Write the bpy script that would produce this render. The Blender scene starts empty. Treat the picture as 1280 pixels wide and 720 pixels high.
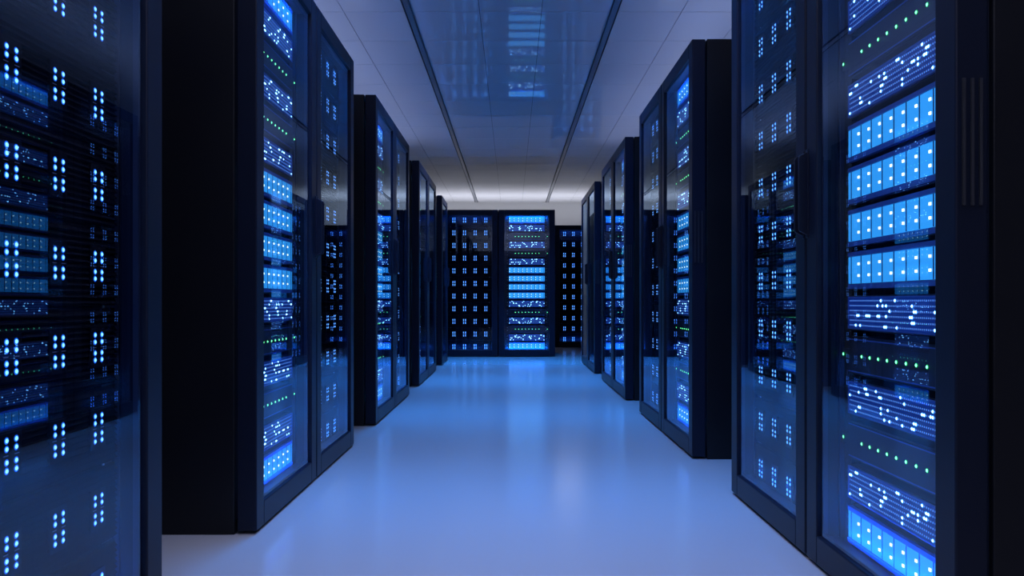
import bpy, math, random
from mathutils import Matrix
scene = bpy.context.scene
COL = scene.collection
R = math.radians
rnd = random.Random(7)

# ------------------------------------------------------------------ colour
def lin(c):
    return tuple(((v/255)/12.92 if v/255 <= .04045 else ((v/255+.055)/1.055)**2.4) for v in c)

# --------------------------------------------------------------- materials
def principled(name, col, rough=.5, metal=0., spec=.5, ior=1.5, coat=0., noise=None):
    m = bpy.data.materials.new(name); m.use_nodes = True
    nt = m.node_tree; b = nt.nodes['Principled BSDF']
    b.inputs['Base Color'].default_value = (*col, 1)
    b.inputs['Roughness'].default_value = rough
    b.inputs['Metallic'].default_value = metal
    b.inputs['Specular IOR Level'].default_value = spec
    b.inputs['IOR'].default_value = ior
    b.inputs['Coat Weight'].default_value = coat
    if noise:                                   # slight procedural variation of roughness
        sc, lo, hi = noise
        tc = nt.nodes.new('ShaderNodeTexCoord'); n = nt.nodes.new('ShaderNodeTexNoise')
        n.inputs['Scale'].default_value = sc
        mr = nt.nodes.new('ShaderNodeMapRange')
        mr.inputs['To Min'].default_value = lo; mr.inputs['To Max'].default_value = hi
        nt.links.new(tc.outputs['Object'], n.inputs['Vector'])
        nt.links.new(n.outputs['Fac'], mr.inputs['Value'])
        nt.links.new(mr.outputs['Result'], b.inputs['Roughness'])
    return m

def glow(name, col, strength=1., sample='NONE', base=(0.01,0.01,0.01), rough=.4):
    m = principled(name, base, rough)
    b = m.node_tree.nodes['Principled BSDF']
    b.inputs['Emission Color'].default_value = (*col, 1)
    b.inputs['Emission Strength'].default_value = strength
    m.cycles.emission_sampling = sample
    return m

def glass_mat(name, ior, tint=(1,1,1)):
    m = bpy.data.materials.new(name); m.use_nodes = True
    nt = m.node_tree; nt.nodes.clear()
    out = nt.nodes.new('ShaderNodeOutputMaterial')
    mix = nt.nodes.new('ShaderNodeMixShader')
    tr = nt.nodes.new('ShaderNodeBsdfTransparent'); tr.inputs['Color'].default_value = (*tint, 1)
    gl = nt.nodes.new('ShaderNodeBsdfGlossy'); gl.inputs['Roughness'].default_value = .0
    gl.inputs['Color'].default_value = (.62, .80, 1, 1)
    fr = nt.nodes.new('ShaderNodeFresnel'); fr.inputs['IOR'].default_value = ior
    geo = nt.nodes.new('ShaderNodeNewGeometry')
    inv = nt.nodes.new('ShaderNodeMath'); inv.operation = 'SUBTRACT'; inv.inputs[0].default_value = 1
    mul = nt.nodes.new('ShaderNodeMath'); mul.operation = 'MULTIPLY'
    L = nt.links.new
    dbl = nt.nodes.new('ShaderNodeMath'); dbl.operation = 'MULTIPLY'; dbl.inputs[1].default_value = 2     # 2F/(1+F)
    one = nt.nodes.new('ShaderNodeMath'); one.operation = 'ADD'; one.inputs[1].default_value = 1
    div = nt.nodes.new('ShaderNodeMath'); div.operation = 'DIVIDE'
    L(fr.outputs['Fac'], dbl.inputs[0]); L(fr.outputs['Fac'], one.inputs[0])
    L(dbl.outputs[0], div.inputs[0]); L(one.outputs[0], div.inputs[1])
    L(geo.outputs['Backfacing'], inv.inputs[1]); L(div.outputs[0], mul.inputs[0]); L(inv.outputs[0], mul.inputs[1])
    L(mul.outputs[0], mix.inputs['Fac']); L(tr.outputs[0], mix.inputs[1]); L(gl.outputs[0], mix.inputs[2])
    L(mix.outputs[0], out.inputs['Surface'])
    return m

M = {}
M['body']   = principled('black_painted_steel', (.004,.005,.008), .42, spec=.3, noise=(6,.38,.5))
M['frame']  = principled('door_frame_steel', (.006,.010,.024), .38, spec=.22)
M['inner']  = principled('inner_steel', (.012,.022,.055), .5)
M['rail']   = principled('rail_steel', (.03,.035,.05), .4, .6)
M['screw']  = principled('screw_steel', (.7,.7,.72), .3, 1.)
M['bezel']  = principled('blue_bezel', (.03,.10,.36), .4)
M['chassis']= principled('unit_face', (.010,.016,.034), .45)
M['louvre'] = principled('louvre_face', (.003,.004,.008), .85, spec=.05)
M['glass']  = glass_mat('door_glass', 1.43, (.95,.96,1))
M['blade']  = glow('backlit_blade', lin((44,152,238)), 1.3, 'FRONT')
M['slot']   = principled('blade_divider', (.01,.06,.2), .5)
M['white']  = glow('white_status_light', (.75,.97,1.), 2.6)
M['grille'] = glow('glowing_grille', lin((6,40,128)), .9)  # faint blue glow of the panel, put in as emission
M['dim']    = glow('dim_pinhole_light', lin((90,150,245)), 1.1)
M['bright'] = glow('bright_port_light', (.34,.75,1.), 6.5)
M['halo']   = glow('port_light_halo', lin((20,130,255)), 1.4)  # glow around each bright port, painted as an emissive ring
M['green']  = glow('green_status_light', (.16,1.,.34), 4.5)
M['green_halo'] = glow('green_light_halo', (.0,.4,.08), 1.6)  # painted glow around the green light
M['led']    = glow('blue_led', (.16,.46,1.), 3.)
M['led_halo']   = glow('blue_led_halo', lin((8,95,238)), 1.25)  # painted blue glow around each LED dot
M['dash']   = principled('engraved_mark', (.12,.13,.2), .5)

# ----------------------------------------------------------------- meshes
class MB:
    def __init__(s): s.v, s.f, s.m, s.mats = [], [], [], []
    def mi(s, key):
        if key not in s.mats: s.mats.append(key)
        return s.mats.index(key)
    def box(s, x0, x1, y0, y1, z0, z1, mat):
        if x0 > x1: x0, x1 = x1, x0
        b = len(s.v); k = s.mi(mat)
        s.v += [(x,y,z) for z in (z0,z1) for y in (y0,y1) for x in (x0,x1)]
        for q in ((0,2,3,1),(4,5,7,6),(0,1,5,4),(2,6,7,3),(0,4,6,2),(1,3,7,5)):
            s.f.append(tuple(b+i for i in q)); s.m.append(k)
    def dome(s, x, z, y, r, mat, n=8, sx=1., h=.35):
        """a low round cap on a face that looks towards -y"""
        b = len(s.v); k = s.mi(mat)
        for rr, dy in ((r, 0), (r*.62, r*h)):
            s.v += [(x+rr*sx*math.cos(2*math.pi*i/n), y-dy, z+rr*math.sin(2*math.pi*i/n)) for i in range(n)]
        for i in range(n):
            j = (i+1) % n
            s.f.append((b+i, b+j, b+n+j, b+n+i)); s.m.append(k)
        s.f.append(tuple(b+n+i for i in range(n))); s.m.append(k)
    def prism(s, prof, x0, x1, mat):
        """profile of (y,z) points swept along x"""
        b = len(s.v); k = s.mi(mat); n = len(prof)
        s.v += [(x0,y,z) for y,z in prof] + [(x1,y,z) for y,z in prof]
        for i in range(n):
            j = (i+1) % n
            s.f.append((b+i, b+j, b+n+j, b+n+i)); s.m.append(k)
        s.f.append(tuple(b+i for i in reversed(range(n)))); s.m.append(k)
        s.f.append(tuple(b+n+i for i in range(n))); s.m.append(k)
    def mesh(s, name):
        me = bpy.data.meshes.new(name)
        me.from_pydata(s.v, [], s.f)
        for key in s.mats: me.materials.append(M[key])
        me.polygons.foreach_set('material_index', s.m)
        me.update(); me.validate()
        return me

def obj(name, me, parent=None, loc=(0,0,0), bevel=0):
    if isinstance(me, MB): me = me.mesh(name)
    o = bpy.data.objects.new(name, me); COL.objects.link(o)
    o.location = loc
    if parent: o.parent = parent
    if bevel:
        b = o.modifiers.new('bevel', 'BEVEL'); b.width = bevel; b.segments = 2; b.limit_method = 'ANGLE'
    return o
def tag(o, label=None, cat=None, group=None, kind=None):
    if label: o['label'] = label
    if cat: o['category'] = cat
    if group: o['group'] = group
    if kind: o['kind'] = kind
    return o
def empty(name, loc, rz=0):
    o = bpy.data.objects.new(name, None); COL.objects.link(o)
    o.location = loc; o.rotation_euler = (0,0,rz); o.empty_display_size = .2
    return o

# ---------------------------------------------------------------- measures
H, W, DEP = 2.2, .851, 1.0             # a cabinet
HW = W/2
FR = .083                              # door frame border
UF = .068                              # depth of the equipment faces behind the door front
UW = .27                               # half width of the equipment
ROW0, ROWS = .159, .1266               # lowest equipment row and the row pitch

# ------------------------------------------------------------ cabinet shell
def body_mb():
    b = MB(); t = .018
    y0 = .078
    b.box(-HW, -HW+t, y0, DEP, 0, H, 'body'); b.box(HW-t, HW, y0, DEP, 0, H, 'body')
    b.box(-HW+t, HW-t, y0, DEP, H-.03, H, 'body'); b.box(-HW+t, HW-t, y0, DEP, 0, .05, 'body')
    b.box(-HW+t, HW-t, DEP-.02, DEP, .05, H-.03, 'inner')
    # inner front posts
    for s in (-1, 1):
        b.box(s*(HW-t), s*.352, y0, y0+.05, .05, H-.03, 'inner')
    # top lid lip and levelling feet line
    b.box(-HW+.02, HW-.02, y0+.03, DEP-.03, H, H+.006, 'body')
    return b
def door_mb():
    d = MB(); w = HW-.004; z0, z1 = .012, H
    d.box(-w, -w+FR, 0, .07, z0, z1, 'frame'); d.box(w-FR, w, 0, .07, z0, z1, 'frame')
    d.box(-w+FR, w-FR, 0, .07, z1-.078, z1, 'frame'); d.box(-w+FR, w-FR, 0, .07, z0, z0+.088, 'frame')
    return d
def pane_mb():
    d = MB(); w = HW-.004-FR+.004
    d.box(-w, w, .010, .015, .012+.088-.004, H-.078+.004, 'glass')
    return d
def gasket_mb():
    d = MB(); w = HW-.004-FR; z0, z1 = .1, H-.078; g = .009
    for x0, x1, a, b_ in ((-w,-w+g,z0,z1),(w-g,w,z0,z1),(-w+g,w-g,z0,z0+g),(-w+g,w-g,z1-g,z1)):
        d.box(x0, x1, .018, .032, a, b_, 'inner')
    return d
def handle_mb(s):
    """upright blade pull near the door edge; s = side"""
    d = MB(); x = s*(HW-.016); z0, z1 = 1.035, 1.305
    d.prism([(.002,z0),(-.026,z0+.014),(-.030,z0+.022),(-.030,z1-.022),(-.026,z1-.014),(.002,z1)], x-.005, x+.005, 'frame')
    d.box(x-.011, x+.011, -.004, .002, z0-.006, z1+.006, 'frame')
    return d
def grip_mb(s):
    """three upright ribs on the outer side of the door edge"""
    d = MB(); x = s*(HW-.004)
    for y in (.016, .034, .052):
        d.box(x, x+s*.005, y-.003, y+.003, 1.03, 1.30, 'rib')
    return d
M['rib'] = principled('grip_rib', (.05,.055,.065), .3, .5)
def rail_mb(s):
    d = MB(); x0, x1 = s*.285, s*.335
    d.box(x0, x1, .086, .106, .06, H-.04, 'rail')
    for r in range(16):
        for k in (-.022, .022):
            z = ROW0+r*ROWS+k
            d.box(s*.289, s*.294, .0835, .086, z-.006, z+.006, 'screw')
    for k in range(60):                       # square cage-nut holes
        z = .1+k*.034
        if z < H-.06: d.box(s*.310, s*.320, .085, .0865, z-.005, z+.005, 'hole')
    return d
M['hole'] = principled('nut_hole', (.05,.06,.1), .6)

ME = {}
ME['body'] = body_mb().mesh('body'); ME['door'] = door_mb().mesh('door'); ME['pane'] = pane_mb().mesh('glass_pane')
ME['gasket'] = gasket_mb().mesh('gasket')
for s in (-1, 1):
    ME['handle',s] = handle_mb(s).mesh('handle'); ME['grip',s] = grip_mb(s).mesh('grip_ribs'); ME['rail',s] = rail_mb(s).mesh('mounting_rail')

def shell(root, hside, grip=None, rails=True):
    obj('body', ME['body'], root, bevel=.003)
    d = obj('door', ME['door'], root, bevel=.004)
    obj('glass_pane', ME['pane'], d); obj('gasket', ME['gasket'], d)
    obj('handle', ME['handle',hside], d, bevel=.002)
    if grip: obj('grip_ribs', ME['grip',grip], d)
    if rails:
        for s in (-1, 1): obj('mounting_rail', ME['rail',s], root)

# -------------------------------------------------------- server equipment
UNIT = {}
def unit_meshes(m):
    h2 = .0575
    # blade enclosure: bezel box with a backlit front of eight slots
    c = MB()
    c.box(-UW, UW, UF+.014, .72, -h2, h2, 'chassis')
    c.box(-UW, UW, UF, UF+.014, .041, h2-.004, 'bezel'); c.box(-UW, UW, UF, UF+.014, -h2+.002, -.041, 'bezel')
    UNIT['blade',m] = c.mesh('blade_server')
    p = MB()
    x0 = -m*UW; sl = (2*UW-.02)/8
    for i in range(8):
        a = x0+m*sl*i
        p.box(a+m*.0025, a+m*(sl-.0025), UF+.002, UF+.012, -.0395, .0395, 'blade')
        p.box(a+m*(sl-.0025), a+m*(sl+.0025), UF+.0014, UF+.012, -.0395, .0395, 'slot')
    p.box(x0+m*(sl*8+.0025), m*UW, UF+.002, UF+.012, -.0395, .0395, 'blade')
    UNIT['front',m] = p.mesh('blade_front')
    p = MB()
    p.box(-.0042, .0042, UF-.0005, UF+.003, -.0036, .0036, 'white')
    UNIT['blight'] = p.mesh('status_light')
    UNIT['bspots',m] = [(x0+m*sl*(i+.22), zz) for i in range(8) for zz in (.017, -.017)]
    # storage shelf: dotted grille with added glow with a few bright ports
    for var in range(4):
        r = random.Random(31*var+5)
        c = MB()
        c.box(-UW, UW, UF+.008, .66, -.052, .052, 'chassis')
        c.box(-UW, UW, UF, UF+.008, .044, .048, 'bezel'); c.box(-UW, UW, UF, UF+.008, -.048, -.044, 'bezel')
        for s in (-1, 1): c.box(s*UW, s*(UW-.004), UF, UF+.008, -.044, .044, 'bezel')
        c.box(-UW+.004, UW-.004, UF+.003, UF+.008, -.044, .044, 'grille')
        UNIT['shelf',m,var] = c.mesh('storage_shelf')
        p = MB()
        nx, nz = 54, 6
        cells = [(i,j) for i in range(nx) for j in range(nz)]
        hot = set(r.sample(cells, 27))
        for (i,j) in list(hot):
            if r.random() < .3: hot.add((min(nx-1,i+1), j))
        for (i,j) in cells:
            x = -m*(UW-.010)+m*i*(2*UW-.02)/(nx-1); z = -.036+j*.072/(nz-1)
            if (i,j) in hot:
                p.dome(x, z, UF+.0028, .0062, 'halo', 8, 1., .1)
                p.dome(x, z, UF+.0020, .0038, 'bright', 8, 1.1)
            else:
                p.box(x-.0015, x+.0015, UF+.0022, UF+.0032, z-.0021, z+.0021, 'dim')
        UNIT['slights',m,var] = p.mesh('port_lights')
    # network switch: dark face with a row of green lights
    c = MB()
    c.box(-UW, UW, UF+.010, .5, -.056, .056, 'chassis')
    c.box(-UW-.004, UW+.004, UF+.004, UF+.010, -.050, .050, 'chassis')
    c.box(-UW, UW, UF+.002, UF+.004, .046, .049, 'bezel'); c.box(-UW, UW, UF+.002, UF+.004, -.049, -.046, 'bezel')
    c.box(m*UW, m*.322, UF+.006, UF+.012, -.018, .018, 'chassis')
    UNIT['switch',m] = c.mesh('network_switch')
    p = MB()
    p.dome(0, 0, UF+.0040, .0062, 'green_halo', 10, 1., .1)
    p.dome(0, 0, UF+.0033, .0042, 'green', 10)
    UNIT['glight'] = p.mesh('green_light')
    UNIT['gspots',m] = [m*(.185-.051*i) if i < 8 else m*.31 for i in range(9)]
for m in (-1, 1): unit_meshes(m)

# rows from the top: b blade server, s storage shelf, g network switch
LAYOUT = ['b','s','g','s','g','s','b','b','b','b','s','g','s','g','s','b']

def server_cabinet(loc, rz, m, label, group, hside, grip=None, seed=0):
    root = tag(empty('server_cabinet', loc, rz), label, 'server cabinet', group)
    shell(root, hside, grip)
    r = random.Random(seed)
    for k in range(16):
        z = ROW0+(15-k)*ROWS
        t = LAYOUT[k]
        if t == 'b':
            u = obj('blade_server', UNIT['blade',m], root, (0,0,z))
            obj('blade_front', UNIT['front',m], u)
            for x, zz in UNIT['bspots',m]: obj('status_light', UNIT['blight'], u, (x,0,zz))
        elif t == 's':
            v = r.randrange(4)
            u = obj('storage_shelf', UNIT['shelf',m,v], root, (0,0,z))
            tag(obj('port_lights', UNIT['slights',m,v], u), kind='stuff')
        else:
            u = obj('network_switch', UNIT['switch',m], root, (0,0,z))
            for x in UNIT['gspots',m]: obj('green_light', UNIT['glight'], u, (x,0,0))
    return root

# ------------------------------------------------------------- LED cabinet
def module_mb():
    c = MB(); h = .188/2-.002
    c.box(-.335, .335, UF+.012, .6, -h, h, 'louvre')
    n = 13
    for k in range(n):                        # louvred face
        z = -h+.004+k*(2*h-.008)/n
        c.prism([(UF+.012,z),(UF+.004,z+.002),(UF+.012,z+.0105)], -.335, .335, 'louvre')
    for x in (-.24,-.08,.08,.24):             # base plate of each light cluster, two small marks under it
        c.box(x-.032, x+.032, UF+.002, UF+.008, -.048, .048, 'louvre')
        for q in (-.017, .017):
            c.box(x+q-.007, x+q+.007, UF+.001, UF+.002, -.0008, .0008, 'dash')
    return c
def cluster_mb():
    c = MB()
    c.box(-.025, .025, UF+.0014, UF+.0022, -.0165, .0165, 'louvre')
    for x in (-.0148, .0148):
        for z in (-.0082, .0082):
            c.dome(x, z, UF+.0015, .0076, 'led_halo', 12, 1., .08)
            c.dome(x, z, UF+.0009, .0046, 'led', 10)
    return c
ME['module'] = module_mb().mesh('light_module'); ME['cluster'] = cluster_mb().mesh('led_cluster')

def led_cabinet(loc, rz, label, group, hside, grip=None):
    root = tag(empty('network_cabinet', loc, rz), label, 'network cabinet', group)
    shell(root, hside, grip)
    for k in range(11):
        u = obj('server_module', ME['module'], root, (0,0,.147+k*.1903))
        for x in (-.24,-.08,.08,.24):
            
                for dz in (-.0212, .0212): obj('led_cluster', ME['cluster'], u, (x,0,dz))
    return root

# ------------------------------------------------------- cabinets in place
XL, XR = -.904, .943
PITCH = 2.42
P = .856
GS, GL = 'server cabinets with lit shelves', 'cabinets of blue light clusters'
def lserver(y, label, seed): server_cabinet((XL, y+P*.5, 0), R(90), 1, label, GS, 1, None, seed)
def lled(y, label): led_cabinet((XL, y+P*1.5, 0), R(90), label, GL, -1)
def rserver(y, label, seed): server_cabinet((XR, y+P*.5, 0), R(-90), -1, label, GS, -1, 1, seed)
def rled(y, label): led_cabinet((XR, y+P*1.5, 0), R(-90), label, GL, 1)

lled(2.762-PITCH-.026, 'dark glass-doored cabinet of blue light clusters cut off by the left edge of the photo')
lserver(2.762, 'large server cabinet at left showing its whole black side panel and lit blue blade servers', 1)
lled(2.762, 'blue-tinted glass-doored cabinet of small lights, beside the large server cabinet at left')
lserver(5.182, 'mid-distance left-hand server cabinet, its glass mirroring lit blue shelves at mid height', 2)
lled(5.182, 'narrow-looking glass-doored cabinet at far end of the mid-distance left pair')
lserver(7.60, 'nearer cabinet of the last full pair on the left side of the aisle', 3)
lled(7.60, 'farther cabinet of the last full pair on the left side of the aisle')
lserver(10.10, 'small-looking cabinet at far left, just before the row that closes the aisle', 4)

rserver(1.655, 'nearest server cabinet at right, big lit blade servers and green lights behind its glass', 5)
rled(1.655, 'tall dark glass-doored cabinet of light clusters, beside the nearest server cabinet at right')
rserver(4.085, 'second server cabinet along the right, its black side panel partly behind the nearest pair', 6)
rled(4.085, 'narrow-looking glass-doored cabinet of lights at far end of the second pair on the right')
rserver(6.51, 'nearer cabinet of the third right-hand pair, its door mirroring bright server shelves', 7)
rled(6.51, 'farther cabinet of the third right-hand pair, its door mirroring bright server shelves')
rserver(8.92, 'nearer cabinet of the last pair on the right, dark glass door', 8)
rled(8.92, 'farther cabinet of the last pair on the right, nearest the aisle end')
YF = 11.69
server_cabinet((.2215, YF, 0), 0, 1, 'server cabinet facing straight down the aisle at its end, full of lit shelves', GS, -1, None, 9)
led_cabinet((-.634, YF, 0), 0, 'cabinet facing down the aisle with an even grid of blue light clusters', GL, 1)
led_cabinet((1.19, 14.07, 0), 0, 'lower-looking cabinet of blue light clusters set back behind the end row at right', GL, -1)

# ------------------------------------------------------------- the setting
X0, X1, Y0, Y1, HC = -3.2, 3.2, -5.0, 17.1, 3.004
M['floor']   = principled('polished_floor', (.42,.43,.46), .16, spec=.5, ior=2.0)
M['ceiling'] = principled('gloss_ceiling_panel', (.50,.50,.54), .028, spec=.5, ior=1.65)
M['seam']    = principled('ceiling_seam', (.02,.02,.03), .6)
M['wall']    = principled('painted_wall', (.45,.45,.47), .6, noise=(3,.55,.68))
M['dado']    = principled('dark_wall_panel', (.02,.02,.028), .5)
M['metal']   = principled('brushed_rail', (.6,.62,.68), .3, 1.)
M['groove']  = principled('rail_groove', (.02,.025,.04), .5)

f = MB(); f.box(X0, X1, Y0, Y1, -.1, 0, 'floor'); tag(obj('floor', f), kind='structure')
c = MB(); c.box(X0, X1, Y0, Y1, HC+.012, HC+.1, 'seam')
RXL, RXR, RW = -.775, .765, .031
edges = [X0, -2.75, -2.25, -1.75, -1.265, (RXL-RW, RXL+RW), -.243, .222, (RXR-RW, RXR+RW), 1.275, 1.75, 2.25, 2.75, X1]
ys = [Y0]
y = 6.53
while y > Y0: y -= .652
y += .652
while y < Y1: ys.append(y); y += .652
ys.append(Y1)
g = .0022
for i in range(len(edges)-1):
    a = edges[i][1] if isinstance(edges[i], tuple) else edges[i]+g
    b = edges[i+1][0] if isinstance(edges[i+1], tuple) else edges[i+1]-g
    for j in range(len(ys)-1):
        c.box(a, b, ys[j]+.0028, ys[j+1]-.0028, HC, HC+.012, 'ceiling')
tag(obj('ceiling', c), kind='structure')
def wall(name, b, mat='wall'):
    w = MB(); w.box(*b, mat); tag(obj(name, w), kind='structure')
wall('wall_back', (X0, X1, Y1, Y1+.1, 0, HC+.1))
wall('wall_front', (X0, X1, Y0-.1, Y0, 0, HC+.1))
wall('wall_left', (X0-.1, X0, Y0, Y1, 0, HC+.1))
wall('wall_right', (X1, X1+.1, Y0, Y1, 0, HC+.1))
wall('trim_1', (X0, X1, Y0, Y0+.03, 0, 2.66), 'dado')

for x, lab in ((RXL, 'slim metal rail in the ceiling, left of the two'), (RXR, 'slim metal rail in the ceiling, right of the two')):
    root = tag(empty('ceiling_rail', (x, 0, HC), 0), lab, 'ceiling rail', 'slim rails in the ceiling')
    b = MB()
    for s in (-1, 1):
        b.box(s*(RW-.001), s*(RW-.007), Y0, Y1-.001, -.012, .011, 'groove')
    b.box(-RW+.007, RW-.007, Y0, Y1-.001, .004, .011, 'metal')
    obj('channel', b, root)
    b = MB()
    b.box(-.019, .019, Y0+.01, Y1-.01, -.010, .004, 'metal')
    obj('rail_strip', b, root)

# ------------------------------------------------------------------ lights
def area(name, loc, rot, sx, sy, power, col, spread=180):
    l = bpy.data.lights.new(name, 'AREA'); l.shape = 'RECTANGLE'; l.size = sx; l.size_y = sy
    l.energy = power; l.color = col; l.spread = R(spread)
    o = bpy.data.objects.new(name, l); COL.objects.link(o); o.location = loc; o.rotation_euler = rot
    return o
BLUE = (.01,.27,1.)
LAV = (.52,.50,1.)
for yc, pw in ((3.35,12), (5.8,16), (8.2,21.5), (10.6,25)):
    for x in (RXL, RXR):
        area('rail_fill', (x, yc, HC-.0125), (0,0,0), .03, 1.0, pw, BLUE, 62)  # unseen blue fill added at the rails to colour the aisle floor
area('near_floor_fill', (0, 1.6, HC-.02), (0,0,0), 1.2, 3.4, 26, (.62,.66,1.), 110)  # added lavender fill for the near floor, no fixture there
area('aisle_fill', (0, 7.4, HC-.02), (0,0,0), .9, 7.6, 20, (.56,.66,1.), 105)  # added unseen fill, carries the lavender on along the aisle floor
area('near_ceiling_fill', (0, -1.2, 2.1), (R(180),0,0), 1.6, 7.0, 110, (.74,.74,1.), 150)  # added fill, brightens the ceiling that the far glass reflects
area('front_wall_fill', (0, -4.4, 2.75), (R(-90),0,0), 5.0, .2, 16, (.74,.74,1.), 160)  # added fill on the wall behind the camera, for the glass reflection
for sx in (-1.5, 1.55):
    area('cabinet_top_fill', (sx, 6.2, 2.26), (R(180),0,0), .25, 9.0, 24, (.42,.54,1.), 140)  # unseen fill added above the cabinets to brighten the ceiling
area('back_uplight', (0, 16.1, 1.6), (R(180),0,0), 5.0, .4, 56, (.88,.91,1.), 110)
# small blue lamps inside every cabinet, under the top and above the bottom of the door opening
for root in [o for o in COL.objects if o.name.startswith(('server_cabinet', 'network_cabinet'))]:
    base = Matrix.Translation(root.location) @ root.rotation_euler.to_matrix().to_4x4()
    for z, a in ((2.112, R(45)), (.112, R(135))):
        l = area('cabinet_lamp', (0,0,0), (0,0,0), .62, .02, 4.0, (.0,.17,1.), 120)
        l.matrix_world = base @ Matrix.Translation((0, .026, z)) @ Matrix.Rotation(a, 4, 'X')

w = bpy.data.worlds.new('world'); scene.world = w; w.use_nodes = True
w.node_tree.nodes['Background'].inputs['Color'].default_value = (.01,.012,.03,1)
w.node_tree.nodes['Background'].inputs['Strength'].default_value = .2

# ------------------------------------------------------------------ camera
FPX = 977.
cam = bpy.data.cameras.new('camera'); co = bpy.data.objects.new('camera', cam); COL.objects.link(co)
cam.sensor_width = 36; cam.lens = 36*FPX/1280
co.location = (0, 0, .8254); co.rotation_euler = (R(90), 0, 0)
cam.shift_y = 17/1280
cam.clip_start = .02
scene.camera = co
vs = scene.view_settings
vs.view_transform = 'Standard'; vs.look = 'None'; vs.exposure = 0; vs.gamma = 1; vs.use_curve_mapping = False
scene.cycles.transparent_max_bounces = 24
scene.cycles.max_bounces = 10
